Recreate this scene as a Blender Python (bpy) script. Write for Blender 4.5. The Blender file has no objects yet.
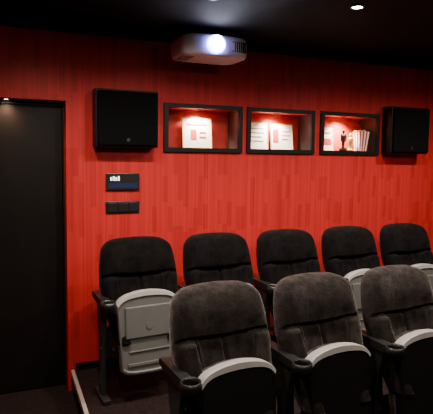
import bpy, bmesh, math, random
from mathutils import Vector, Matrix
C=bpy.context.scene.collection
R=math.radians
# ---------------- materials ----------------
def mat(name,col,rough=.6,metal=0,sheen=0,emit=None,es=0,noise=None,bump=0,spec=.5,coat=0):
    m=bpy.data.materials.new(name); m.use_nodes=True
    nt=m.node_tree; b=nt.nodes['Principled BSDF']
    b.inputs['Base Color'].default_value=(*col,1); b.inputs['Roughness'].default_value=rough
    b.inputs['Metallic'].default_value=metal
    b.inputs['Specular IOR Level'].default_value=spec
    if coat: b.inputs['Coat Weight'].default_value=coat
    if sheen:
        b.inputs['Sheen Weight'].default_value=sheen; b.inputs['Sheen Roughness'].default_value=.4
        b.inputs['Sheen Tint'].default_value=(1,.88,.84,1)
    if emit:
        b.inputs['Emission Color'].default_value=(*emit,1); b.inputs['Emission Strength'].default_value=es
    if noise:
        tc=nt.nodes.new('ShaderNodeTexCoord'); n=nt.nodes.new('ShaderNodeTexNoise')
        n.inputs['Scale'].default_value=noise[0]; n.inputs['Detail'].default_value=8; n.inputs['Roughness'].default_value=.65
        nt.links.new(tc.outputs['Object'],n.inputs['Vector'])
        r=nt.nodes.new('ShaderNodeMapRange'); a=noise[1]
        r.inputs['From Min'].default_value=.35; r.inputs['From Max'].default_value=.65
        r.inputs['To Min'].default_value=1-a; r.inputs['To Max'].default_value=1+a
        nt.links.new(n.outputs['Fac'],r.inputs['Value'])
        v=nt.nodes.new('ShaderNodeVectorMath'); v.operation='SCALE'; v.inputs[0].default_value=col
        nt.links.new(r.outputs['Result'],v.inputs['Scale']); nt.links.new(v.outputs[0],b.inputs['Base Color'])
        if bump:
            n2=nt.nodes.new('ShaderNodeTexNoise'); n2.inputs['Scale'].default_value=noise[0]*6; n2.inputs['Detail'].default_value=5
            nt.links.new(tc.outputs['Object'],n2.inputs['Vector'])
            bp=nt.nodes.new('ShaderNodeBump'); bp.inputs['Strength'].default_value=bump; bp.inputs['Distance'].default_value=.006
            nt.links.new(n2.outputs['Fac'],bp.inputs['Height']); nt.links.new(bp.outputs[0],b.inputs['Normal'])
            if sheen:
                m2=nt.nodes.new('ShaderNodeMath'); m2.operation='MULTIPLY'; m2.inputs[1].default_value=sheen
                nt.links.new(r.outputs['Result'],m2.inputs[0]); nt.links.new(m2.outputs[0],b.inputs['Sheen Weight'])
    return m
def wallpaper():
    m=bpy.data.materials.new('red_striped_wallpaper'); m.use_nodes=True; nt=m.node_tree; b=nt.nodes['Principled BSDF']
    L=nt.links.new; N=nt.nodes.new
    g=N('ShaderNodeNewGeometry'); s=N('ShaderNodeSeparateXYZ'); L(g.outputs['Position'],s.inputs[0])
    def M(op,a,bv=None,c=None):
        n=N('ShaderNodeMath'); n.operation=op
        for i,v in enumerate((a,bv,c)):
            if v is None: continue
            if isinstance(v,(int,float)): n.inputs[i].default_value=v
            else: L(v,n.inputs[i])
        return n.outputs[0]
    def layer(w,h,seed):
        xy=M('ADD',s.outputs['X'],s.outputs['Y'])
        fx=M('FLOOR',M('DIVIDE',xy,w))
        wn=N('ShaderNodeTexWhiteNoise'); wn.noise_dimensions='2D'
        cv=N('ShaderNodeCombineXYZ'); L(fx,cv.inputs[0]); cv.inputs[1].default_value=seed; L(cv.outputs[0],wn.inputs['Vector'])
        fz=M('FLOOR',M('ADD',M('DIVIDE',s.outputs['Z'],h),M('MULTIPLY',wn.outputs['Value'],.35)))
        cv2=N('ShaderNodeCombineXYZ'); L(fx,cv2.inputs[0]); L(fz,cv2.inputs[1]); cv2.inputs[2].default_value=seed
        w2=N('ShaderNodeTexWhiteNoise'); w2.noise_dimensions='3D'; L(cv2.outputs[0],w2.inputs['Vector'])
        return wn.outputs['Value'],w2.outputs['Value']
    a1,a2=layer(.040,.19,1.3); b1,b2=layer(.012,.42,7.7)
    dash=M('MULTIPLY',M('GREATER_THAN',a2,.72),.14)
    f=M('SUBTRACT',M('ADD',.53,M('ADD',M('MULTIPLY',b1,.17),M('MULTIPLY',b2,.06))),dash)
    cr=N('ShaderNodeValToRGB'); L(f,cr.inputs[0])
    cr.color_ramp.elements[0].position=.2; cr.color_ramp.elements[0].color=(.32,.012,.012,1)
    cr.color_ramp.elements[1].position=.95; cr.color_ramp.elements[1].color=(.78,.036,.035,1)
    L(cr.outputs[0],b.inputs['Base Color'])
    b.inputs['Roughness'].default_value=.5; b.inputs['Specular IOR Level'].default_value=.25
    return m
RED=wallpaper()
NICHE=mat('niche_back_red',(.55,.035,.022),.6,noise=(12,.1))
LIN=mat('niche_lining_charcoal',(.06,.035,.03),.6,noise=(12,.1))
BLACKC=mat('black_ceiling_paint',(.0022,.0022,.0023),.85,noise=(5,.1),spec=.1)
CARPET=mat('dark_carpet',(.022,.013,.013),.95,noise=(40,.35),bump=.6,spec=.1)
DOOR=mat('black_brown_door_lacquer',(.0065,.0042,.0038),.5,noise=(6,.25),spec=.25)
BLK=mat('satin_black',(.004,.004,.004),.45,noise=(20,.1),spec=.35)
GRILLE=mat('speaker_grille_cloth',(.003,.003,.0032),.9,noise=(80,.3),bump=.3,spec=.1)
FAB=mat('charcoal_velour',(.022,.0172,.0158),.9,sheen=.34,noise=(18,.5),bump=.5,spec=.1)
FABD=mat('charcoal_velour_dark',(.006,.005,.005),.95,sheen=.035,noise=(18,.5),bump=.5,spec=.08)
PLG=mat('light_grey_plastic',(.13,.13,.122),.5,noise=(10,.06))
PLM=mat('rim_pale_grey_plastic',(.40,.385,.375),.45,noise=(10,.05))
PLB=mat('black_plastic',(.014,.013,.013),.38,noise=(15,.1))
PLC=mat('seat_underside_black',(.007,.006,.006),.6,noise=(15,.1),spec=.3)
MET=mat('dark_grey_metal',(.05,.05,.05),.4,metal=.6,noise=(15,.1))
ALU=mat('aluminium_nosing',(.6,.55,.52),.4,metal=.3,noise=(15,.05))
WHT=mat('projector_white_plastic',(.85,.80,.84),.35,noise=(10,.03))
GLOW=mat('projector_lens_light',(1,1,1),.3,emit=(.78,.8,1),es=180)
HALO=mat('projector_lens_halo_glow',(.3,.25,.6),.3,emit=(.28,.28,1),es=16)  # flare glow around the lens, put in as emission on the barrel
LAMP=mat('downlight_bulb',(1,1,1),.3,emit=(1,.88,.7),es=60)
LAMPN=mat('niche_bulb',(1,1,1),.3,emit=(1,.8,.55),es=60)
PAPER=mat('paper_white',(.9,.85,.78),.6,noise=(20,.05))
INK=mat('ink_grey',(.25,.15,.12),.6,noise=(20,.2))
REDP=mat('popcorn_red',(.6,.02,.02),.5,noise=(20,.1))
GOLD=mat('gold_popcorn',(.8,.45,.15),.5,noise=(20,.2))
BRZ=mat('dark_bronze',(.10,.05,.03),.4,metal=.5,noise=(20,.2))
BLUE=mat('display_blue',(.01,.012,.03),.3,emit=(.05,.10,.35),es=.16)
LEDW=mat('display_digits',(.5,.5,.5),.4,emit=(.7,.85,.9),es=4.0)
# ---------------- helpers ----------------
def obj(name,me,mats,parent=None,loc=(0,0,0),rot=(0,0,0),smooth=False):
    if isinstance(me,bmesh.types.BMesh):
        m=bpy.data.meshes.new(name); bmesh.ops.recalc_face_normals(me,faces=me.faces); me.to_mesh(m); me.free(); me=m
        for x in (mats if isinstance(mats,list) else [mats]): me.materials.append(x)
        if smooth:
            for p in me.polygons: p.use_smooth=True
    o=bpy.data.objects.new(name,me); C.objects.link(o); o.location=loc; o.rotation_euler=rot
    if parent: o.parent=parent
    return o
def empty(name,loc=(0,0,0),rot=(0,0,0)):
    o=bpy.data.objects.new(name,None); C.objects.link(o); o.location=loc; o.rotation_euler=rot; o.empty_display_size=.1; return o
def abox(bm,x0,x1,y0,y1,z0,z1,mi=0,bev=0,seg=2):
    vs=[bm.verts.new((x,y,z)) for x in (x0,x1) for y in (y0,y1) for z in (z0,z1)]
    F=[(0,1,3,2),(4,6,7,5),(0,4,5,1),(2,3,7,6),(0,2,6,4),(1,5,7,3)]
    fs=[bm.faces.new([vs[i] for i in f]) for f in F]
    for f in fs: f.material_index=mi
    if bev:
        es=list({e for f in fs for e in f.edges})
        r=bmesh.ops.bevel(bm,geom=es,offset=bev,segments=seg,affect='EDGES',profile=.5)
        for f in r['faces']: f.material_index=mi
def box(name,x0,x1,y0,y1,z0,z1,m,parent=None,bev=0,seg=2):
    bm=bmesh.new(); abox(bm,x0,x1,y0,y1,z0,z1,0,bev,seg); return obj(name,bm,m,parent)
def cyl(bm,c,r,h,axis='Z',seg=32,r2=None,mi=0):
    rot={'Z':Matrix(),'Y':Matrix.Rotation(R(90),4,'X'),'X':Matrix.Rotation(R(90),4,'Y')}[axis]
    r_=bmesh.ops.create_cone(bm,cap_ends=True,segments=seg,radius1=r,radius2=r if r2 is None else r2,depth=h,matrix=Matrix.Translation(c)@rot)
    for v in r_['verts']:
        for f in v.link_faces: f.material_index=mi
def ring(bm,c,ro,ri,h,seg=32,mi=0):
    P=[(ro,0),(ro,h*.7),(ro-.003,h),(ri+.003,h),(ri,h*.7),(ri,0)]
    n=len(P); rows=[[bm.verts.new((c[0]+p[0]*math.cos(a),c[1]+p[0]*math.sin(a),c[2]+p[1])) for p in P] for a in [2*math.pi*i/seg for i in range(seg)]]
    for i in range(seg):
        for j in range(n):
            f=bm.faces.new([rows[i][j],rows[(i+1)%seg][j],rows[(i+1)%seg][(j+1)%n],rows[i][(j+1)%n]]); f.material_index=mi; f.smooth=True
def prism(bm,pts,x0,x1,mi=0):
    a=[bm.verts.new((x0,p[0],p[1])) for p in pts]; b=[bm.verts.new((x1,p[0],p[1])) for p in pts]
    fs=[bm.faces.new(a),bm.faces.new(b[::-1])]
    n=len(pts)
    for i in range(n): fs.append(bm.faces.new([a[i],b[i],b[(i+1)%n],a[(i+1)%n]]))
    for f in fs: f.material_index=mi
# ---------------- room ----------------
H=2.49; XL,XR,YF=-1.3,4.7,-5.6
bm=bmesh.new(); T=.25
niches=[(1.085,1.715),(1.755,2.375),(2.435,3.045)]
NB,NT=1.69,2.045; fr=.028
DX0,DX1,DZ=-.52,.40,2.02
abox(bm,XL,DX0,0,T,0,H); abox(bm,DX0,DX1,0,T,DZ,H)
abox(bm,DX1,XR,0,T,0,NB+fr); abox(bm,DX1,XR,0,T,NT-fr,H)
xs=[DX1]+[v for a,b in niches for v in (a+fr,b-fr)]+[XR]
for i in range(0,len(xs),2): abox(bm,xs[i],xs[i+1],0,T,NB+fr,NT-fr)
abox(bm,DX0,XR,T,T+.03,0,H)
q=.004
for a,b in niches:
    abox(bm,a+fr,a+fr+q,.001,T,NB+fr,NT-fr,1); abox(bm,b-fr-q,b-fr,.001,T,NB+fr,NT-fr,1)
    abox(bm,a+fr+q,b-fr-q,.001,T,NB+fr,NB+fr+.002,1); abox(bm,a+fr+q,b-fr-q,T-.06,T,NB+fr+.002,NT-fr,2)
obj('wall_back',bm,[RED,LIN,NICHE])
box('wall_left',XL-.1,XL,YF,T,0,H,RED); box('wall_right',XR,XR+.1,YF,T,0,H,RED); box('wall_front',XL,XR,YF-.1,YF,0,H,BLK)
box('floor',XL-.1,XR+.1,YF-.1,T+.03,-.1,0,CARPET)
box('ceiling',XL-.1,XR+.1,YF-.1,T+.03,H,H+.1,BLACKC)
box('trim_ceiling_back',XL,XR,-.03,0,H-.02,H,BLK)
PX,PZ,PY=.43,.145,-1.12
bm=bmesh.new(); abox(bm,PX,XR,PY,0,0,PZ)
obj('floor_riser_platform',bm,CARPET)
bm=bmesh.new(); abox(bm,PX-.012,PX+.012,PY,-.001,PZ-.03,PZ+.006)
obj('trim_riser_nosing',bm,ALU)
box('baseboard_back',PX+.02,XR,-.012,0,PZ,PZ+.05,BLK)
d=empty('door_1',(0,.11,0))
bm=bmesh.new(); abox(bm,DX0+.035,DX1-.014,0,.045,.008,DZ-.03,0,.003); obj('door_leaf',bm,DOOR,d)
bm=bmesh.new(); abox(bm,DX0,DX0+.033,-.01,.08,0,DZ); abox(bm,DX1-.012,DX1,-.01,.08,0,DZ); abox(bm,DX0+.033,DX1-.012,-.01,.08,DZ-.028,DZ); obj('door_frame',bm,DOOR,d)
bm=bmesh.new(); cyl(bm,(DX0+.1,-.025,1.02),.01,.05,'Y'); abox(bm,DX0+.09,DX0+.21,-.055,-.04,1.01,1.03,0,.004); cyl(bm,(DX0+.1,-.004,1.02),.024,.008,'Y'); obj('door_handle',bm,MET,d)
# ---------------- lights ----------------
def spot(name,loc,power,col,size=150,blend=1,parent=None,rot=(0,0,0),rad=.03):
    l=bpy.data.lights.new(name,'SPOT'); l.energy=power; l.color=col; l.spot_size=R(size); l.spot_blend=blend; l.shadow_soft_size=rad
    o=bpy.data.objects.new(name,l); C.objects.link(o); o.location=loc; o.rotation_euler=rot
    if parent: o.parent=parent
    return o
def downlight(x,y,z,p,col=(1,.86,.73),size=150,r=.035,m=LAMP,name='ceiling_downlight',rot=(0,0,0)):
    e=empty(name,(x,y,z))
    bm=bmesh.new(); ring(bm,(0,0,-.008),r,r*.72,.008); o=obj('trim_ring',bm,MET,e)
    bm=bmesh.new(); cyl(bm,(0,0,-.003),r*.7,.004); obj('bulb',bm,m,e)
    spot('lamp',(0,0,-.012),p,col,size,1,e,rot,r*.7)
for x,y in [(.3,-1.08),(1.02,-1.07),(1.80,-1.25),(2.62,-1.1),(3.5,-1.1)]:
    downlight(x,y,H,95,size=140,r=.04,rot=(R(11),0,0))
for x in (.2,1.6,3.0): downlight(x,-2.55,H,68,size=104,rot=(R(42),0,0))  # added fill lamps, unseen, tilted to brighten wall and seats
for x in (.2,2.6): downlight(x,-4.2,H,14,size=120,rot=(R(20),0,0))  # weaker unseen fills added behind the camera
downlight(.03,.05,DZ,12,(1,.6,.35),150,.028,LAMPN,'door_recess_downlight')
# ---------------- niches ----------------
for i,(a,b) in enumerate(niches):
    e=empty('niche_frame',((a+b)/2,0,(NB+NT)/2)); w=(b-a)/2; h=(NT-NB)/2
    bm=bmesh.new(); p=-.022
    abox(bm,-w,w,p,-.0005,h-fr-.004,h,0); abox(bm,-w,w,p,-.0005,-h,-h+fr+.004)
    abox(bm,-w,-w+fr+.004,p,-.0005,-h+fr+.004,h-fr-.004); abox(bm,w-fr-.004,w,p,-.0005,-h+fr+.004,h-fr-.004)
    obj('frame',bm,BLK,e)
    downlight((a+b)/2+.0,.09,NT-fr,60,(1,.84,.66),120,.024,LAMPN,'niche_spotlight',rot=(R(15),0,0))
ZN=NB+fr+.0025
def picture(x0,x1,y,z1,tilt,marks,name='framed_picture',ink=INK):
    e=empty(name,((x0+x1)/2,y,ZN),(R(tilt),0,0)); w=(x1-x0)/2; h=z1-ZN
    bm=bmesh.new(); abox(bm,-w,w,0,.012,0,h,0,.003); obj('board',bm,PAPER,e)
    bm=bmesh.new(); t=.006
    abox(bm,-w,w,-.003,0,0,t); abox(bm,-w,w,-.003,0,h-t,h); abox(bm,-w,-w+t,-.003,0,t,h-t); abox(bm,w-t,w,-.003,0,t,h-t); obj('edge',bm,GOLD,e)
    bm=bmesh.new()
    for (u0,u1,v0,v1) in marks: abox(bm,-w+2*w*u0,-w+2*w*u1,-.002,0,h*v0,h*v1)
    obj('print',bm,ink,e)
picture(1.27,1.51,.10,1.955,-7,[(.15,.85,.76,.80),(.28,.48,.3,.62),(.58,.8,.5,.55),(.58,.8,.35,.4)],ink=REDP)
picture(1.83,2.02,.12,1.945,-7,[(.15,.85,.75,.78),(.15,.85,.6,.63),(.15,.7,.45,.48),(.15,.8,.3,.33)])
picture(2.04,2.25,.11,1.935,-7,[(.1,.35,.3,.8),(.5,.9,.7,.73),(.5,.9,.55,.58),(.5,.8,.4,.43)],ink=REDP)
picture(2.55,2.67,.12,1.935,-7,[(.2,.8,.7,.75),(.2,.8,.25,.5)],ink=REDP)
def lathe(prof,seg=24):
    bm=bmesh.new(); rows=[[bm.verts.new((max(r,1e-4)*math.cos(2*math.pi*i/seg),max(r,1e-4)*math.sin(2*math.pi*i/seg),z)) for i in range(seg)] for r,z in prof]
    for a,b in zip(rows,rows[1:]):
        for i in range(seg):
            f=bm.faces.new([a[i],a[(i+1)%seg],b[(i+1)%seg],b[i]]); f.smooth=True
    bm.faces.new(rows[0][::-1]); bm.faces.new(rows[-1]); return bm
prof=[(.03,0),(.03,.02),(.012,.026),(.010,.04),(.013,.07),(.018,.09),(.022,.115),(.018,.13),(.006,.136),(.006,.142),(.011,.15),(.012,.16),(.008,.17),(.0,.172)]
for x,m_ in ((2.735,BRZ),(2.81,GOLD)):
    e=empty('trophy_figurine',(x,.08,ZN)); e.scale=(1.1,1.1,1.1 if m_ is BRZ else .9)
    obj('body',lathe(prof),m_,e)
    bm=bmesh.new(); cyl(bm,(-.022,-.004,.105),.005,.05,'Z',10); cyl(bm,(.022,-.004,.105),.005,.05,'Z',10); obj('arms',bm,m_,e)
e=empty('popcorn_box',(2.925,.09,ZN))
bm=bmesh.new(); w0,w1,hh=.038,.055,.17
def sq(w,z):
    pts=[]
    for s in range(4):
        a=[(-1,-1),(1,-1),(1,1),(-1,1)][s]; b=[(1,-1),(1,1),(-1,1),(-1,-1)][s]
        for k in range(6): pts.append(bm.verts.new((w*(a[0]+(b[0]-a[0])*k/6),w*(a[1]+(b[1]-a[1])*k/6),z+(.006 if (k%2 and z>.1) else 0))))
    return pts
A=sq(w0,0);B=sq(w1,hh)
for i in range(24):
    f=bm.faces.new([A[i],A[(i+1)%24],B[(i+1)%24],B[i]]); f.material_index=i%2
bm.faces.new(A[::-1]); obj('carton',bm,[REDP,PAPER],e)
bm=bmesh.new(); random.seed(3)
for k in range(40):
    bmesh.ops.create_icosphere(bm,subdivisions=1,radius=random.uniform(.009,.013),matrix=Matrix.Translation((random.uniform(-.042,.042),random.uniform(-.042,.042),hh-.004+random.uniform(0,.014))))
obj('popcorn',bm,GOLD,e,smooth=True)
# ---------------- speakers ----------------
def speaker(x0,x1,z0,z1):
    e=empty('wall_speaker',((x0+x1)/2,0,(z0+z1)/2)); w=(x1-x0)/2; h=(z1-z0)/2
    bm=bmesh.new(); abox(bm,-w,w,-.125,-.001,-h,h,0,.006); obj('cabinet',bm,BLK,e)
    bm=bmesh.new(); abox(bm,-w+.012,w-.012,-.15,-.125,-h+.012,h-.012,0,.009,3); obj('grille',bm,GRILLE,e)
    bm=bmesh.new(); cyl(bm,(0,-.151,-h+.05),.012,.003,'Y',20); obj('badge',bm,MET,e)
speaker(.575,1.01,1.715,2.105); speaker(3.08,3.50,1.705,2.11)
# ---------------- wall panels ----------------
e=empty('wall_control_display',(.785,0,1.474))
bm=bmesh.new(); abox(bm,-.118,.118,-.02,-.001,-.06,.06,0,.004); obj('housing',bm,PLB,e)
box('screen',-.105,.105,-.0215,-.02,-.045,-.01,BLUE,e)
bm=bmesh.new()
for k in range(4): abox(bm,-.09+k*.018,-.080+k*.018,-.0215,-.02,.008,.008+.030*(1 if k%2 else .75))
obj('digits',bm,LEDW,e)
e=empty('light_switch_panel',(.785,0,1.292))
bm=bmesh.new(); abox(bm,-.12,.12,-.012,-.001,-.043,.043,0,.004); obj('plate',bm,PLB,e)
bm=bmesh.new()
for k in range(3): abox(bm,-.109+k*.075,-.041+k*.075,-.019,-.012,-.033,.033,0,.003)
obj('rockers',bm,PLB,e)
# ---------------- projector ----------------
e=empty('ceiling_projector',(1.30,-.327,2.378)); e.scale=(1.4,1.35,1.35)
bm=bmesh.new(); w,dp=.168,.115
def outline(s,z):
    pts=[]
    for i in range(64):
        a=2*math.pi*i/64; c,s_=math.cos(a),math.sin(a); k=.32
        x=w*s*math.copysign(abs(c)**k,c); y=dp*s*math.copysign(abs(s_)**k,s_)
        if y<0: y-=.02*(1-(x/w)**2)
        pts.append(bm.verts.new((x,y,z)))
    return pts
rows=[outline(s,z) for s,z in [(.88,-.05),(.95,-.047),(.985,-.036),(1,-.015),(1,.015),(.98,.035),(.93,.046),(.85,.05)]]
for a,b in zip(rows,rows[1:]):
    for i in range(64):
        f=bm.faces.new([a[i],a[(i+1)%64],b[(i+1)%64],b[i]]); f.smooth=True
bm.faces.new(rows[0][::-1]); bm.faces.new(rows[-1]); obj('body',bm,WHT,e)
bm=bmesh.new(); cyl(bm,(-.018,-.135,0),.043,.03,'Y',40); obj('lens_barrel_halo',bm,HALO,e)
bm=bmesh.new(); cyl(bm,(-.018,-.152,0),.033,.008,'Y',32); obj('lens',bm,GLOW,e)
bm=bmesh.new()
for k in range(7): abox(bm,.07+k*.011,.075+k*.011,-.1305,-.11,-.025,.025)
for k in range(5): abox(bm,-.15+k*.012,-.144+k*.012,-.06,.06,-.0515,-.049)
obj('vents',bm,PLB,e)
bm=bmesh.new(); cyl(bm,(0,.03,.066),.03,.034,'Z',24); abox(bm,-.11,.11,-.03,.07,.048,.056); obj('mount',bm,BLK,e)
spot('lens_lamp',(-.018,-.165,0),10,(.75,.78,1),60,.4,e,(R(82),0,R(180)),.02)
# ---------------- cinema chairs ----------------
BH=.60; ZB=.36; BW=.257
def seamv(u): return .62+.06*u*u
def chair_point(u,v):
    au=abs(u)
    W=BW*(.78+.22*min(1,max(0,(v/.60)))**.8) if v<.60 else BW*(1-.09*((v-.60)/.40)**2)
    hgt=BH*(1-.018*u*u-.085*au**7)
    x=u*W; z=ZB+v*hgt
    yb=.02+.20*v+.02*math.sin(v*math.pi)
    yb-= .045*au**2.2
    return x,yb,z
def chair_front(u,v):
    x,y,z=chair_point(u,v); au=abs(u)
    edge=(1-au**8)**.5 * (1-max(0,(v-.80)/.20)**4)**.5 if v<=1 else 0
    t=.028+.045*edge
    vs=seamv(u)
    if v>vs: t+=.034*math.sin(min(1,(v-vs)/(1-vs))*math.pi)**.5*(1-au**4)
    t-=.038*math.exp(-((v-vs)/.015)**2)*(1-au**10)
    if v<vs:
        k=max(0,min(1,(au-.50)/.10)); k=k*k*(3-2*k)
        t+=.040*k*(1-au**6)
        t-=.034*math.exp(-((au-.54-.10*v)/.028)**2)
        t-=.030*math.exp(-(u/.03)**2)*max(0,min(1,(v-.2)/.1))
        t+=.012*math.exp(-((v-.40)/.12)**2)*(1-au**2)
    return x,y-t,z
def make_back():
    bm=bmesh.new(); nu,nv=72,80
    us=[math.sin((i/nu-.5)*math.pi) *.35+ (2*i/nu-1)*.65 for i in range(nu+1)]
    vs=[(j/nv) for j in range(nv+1)]
    F=[[bm.verts.new(chair_front(u,v)) for u in us] for v in vs]
    Bk=[]
    for v in vs:
        row=[]
        for u in us:
            x,y,z=chair_point(u,v); e=(1-abs(u)**6)**.5*(1-v**10)**.5
            row.append(bm.verts.new((x*.995,y+.012+.03*e,z)))
        Bk.append(row)
    for j in range(nv):
        for i in range(nu):
            bm.faces.new([F[j][i],F[j][i+1],F[j+1][i+1],F[j+1][i]])
            f=bm.faces.new([Bk[j][i+1],Bk[j][i],Bk[j+1][i],Bk[j+1][i+1]]); f.material_index=1
    for j in range(nv):
        for i in (0,nu): bm.faces.new([F[j][i],F[j+1][i],Bk[j+1][i],Bk[j][i]])
    for i in range(nu):
        for j in (0,nv): bm.faces.new([F[j][i],F[j][i+1],Bk[j][i+1],Bk[j][i]])
    for f in bm.faces: f.smooth=True
    return bm
def make_seat():
    # folded-up seat: front(-y)=underside pan. slots 0 pan,1 rim,2 cushion
    bm=bmesh.new(); n=40
    def outl(s,y,zs=1,crown=0):
        pts=[]
        for i in range(n+1):
            t=-1+2*i/n; pts.append((.200*t*s, y, .225*zs+ (.04+crown)*(1-t*t) - .03*abs(t)**8))
        for i in range(n//2+1):
            t=1-2*i/(n//2); pts.append((.178*t*s,y,-.235*zs- .01*(1-t*t)+.02*abs(t)**8))
        return [bm.verts.new(p) for p in pts]
    L=[(.92,-.052,.90,-.018),(.95,-.060,.93,-.015),(.985,-.056,.985,0),(1.0,-.046,1,0),(1.0,-.005,1,0),(.99,.0,.99,0),(.96,.002,.96,0),(.97,.035,.96,0),(.92,.06,.92,0),(.8,.07,.8,0)]
    rows=[outl(s,y,z,c) for s,y,z,c in L]; N=len(rows[0])
    for k,(a,b) in enumerate(zip(rows,rows[1:])):
        for i in range(N):
            f=bm.faces.new([a[i],a[(i+1)%N],b[(i+1)%N],b[i]])
            f.material_index= 2 if k>=5 else ((1 if (i<n and k>=1) else 0))
            f.smooth=k>5
    f=bm.faces.new(rows[0]); f.material_index=0
    f=bm.faces.new(rows[-1][::-1]); f.material_index=2
    return bm
def make_pan_detail():
    bm=bmesh.new()
    abox(bm,-.150,.150,-.066,-.05,-.02,.175,0,.008,3)
    abox(bm,-.140,.140,-.060,-.05,-.19,-.17,0,.003)
    abox(bm,-.13,.13,-.059,-.05,-.105,-.095,0,.003)
    cyl(bm,(0,-.067,.05),.02,.006,'Y',28)
    return bm
def finish(bm,name,mats):
    m=bpy.data.meshes.new(name); bmesh.ops.recalc_face_normals(bm,faces=bm.faces); bm.to_mesh(m); bm.free()
    for x in mats: m.materials.append(x)
    return m
backF=finish(make_back(),'back_front_row',[FAB,PLB]); 
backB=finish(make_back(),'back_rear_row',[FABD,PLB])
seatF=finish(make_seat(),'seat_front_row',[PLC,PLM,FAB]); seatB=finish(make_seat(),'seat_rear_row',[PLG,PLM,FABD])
panB=finish(make_pan_detail(),'pan_detail',[PLG]); 
def make_side(leg):
    bm=bmesh.new()
    prism(bm,[(-.03,.60),(.14,.60),(.13,.5),(.085,.35),(.08,.12),(.10,-leg+.03),(.02,-leg+.03),(.02,.12),(.02,.33),(.0,.48)],-.014,.014,1)
    abox(bm,-.025,.025,-.06,.17,-leg,-leg+.03,1,.006)
    prism(bm,[(-.05,.625),(.20,.632),(.215,.62),(.21,.60),(.14,.585),(-.05,.585)],-.027,.027,0)
    ring(bm,(0,-.085,.575),.048,.037,.056); cyl(bm,(0,-.085,.58),.04,.01,'Z',28)
    cyl(bm,(-.016,.05,.3),.012,.006,'X',16,mi=1)
    return bm
sides={}
def chair(x,ytop,base,front,last=False,leg=0,hp=.28,rz=4):
    rz=R(rz)
    e=empty('cinema_seat',(x+.22*math.sin(rz)*1.0,ytop-.22,base+leg),(0,0,rz))
    obj('backrest',backF if front else backB,None,e)
    sz=.39 if front else .40
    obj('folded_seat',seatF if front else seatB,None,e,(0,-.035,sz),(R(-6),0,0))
    if not front: obj('seat_pan_panel',panB,None,e,(0,-.035,sz),(R(-6),0,0))
    bm=bmesh.new(); cyl(bm,(0,.05,.28),.016,.50,'X',16); obj('cross_bar',bm,MET,e)
    bm=bmesh.new(); pl=[(.02,.24),(.06,.24),(.075,.42),(.035,.44)]
    prism(bm,pl,-.25,-.205); prism(bm,pl,.205,.25); obj('hinge_brackets',bm,MET,e)
    if leg not in sides: sides[leg]=finish(make_side(leg),'side_mesh',[PLB,MET])
    obj('arm_and_stand',sides[leg],None,e,(-hp+.025,0,0))
    if last: obj('arm_and_stand_end',sides[leg],None,e,(hp+.025,0,0))
P=.561
for k in range(5): chair(.797+k*P,-.29,PZ,False,k==4,hp=P/2,leg=.017)
P=.552
for k in range(4): chair(.942+k*P,-1.29,0,True,k==3,leg=.083,hp=P/2,rz=5)
# ---------------- camera ----------------
cd=bpy.data.cameras.new('camera'); co=bpy.data.objects.new('camera',cd); C.objects.link(co)
m=Matrix.Rotation(R(-23),4,'Z')@Matrix.Rotation(R(90-4.5),4,'X')@Matrix.Rotation(R(.8),4,'Z')
co.location=(0,-3.56,1.67); co.rotation_euler=m.to_euler(); cd.lens=42; cd.sensor_width=36; cd.shift_y=-.028; cd.clip_start=.05
bpy.context.scene.camera=co
w=bpy.data.worlds.new('world'); bpy.context.scene.world=w; w.use_nodes=True
w.node_tree.nodes['Background'].inputs[0].default_value=(.01,.008,.008,1)
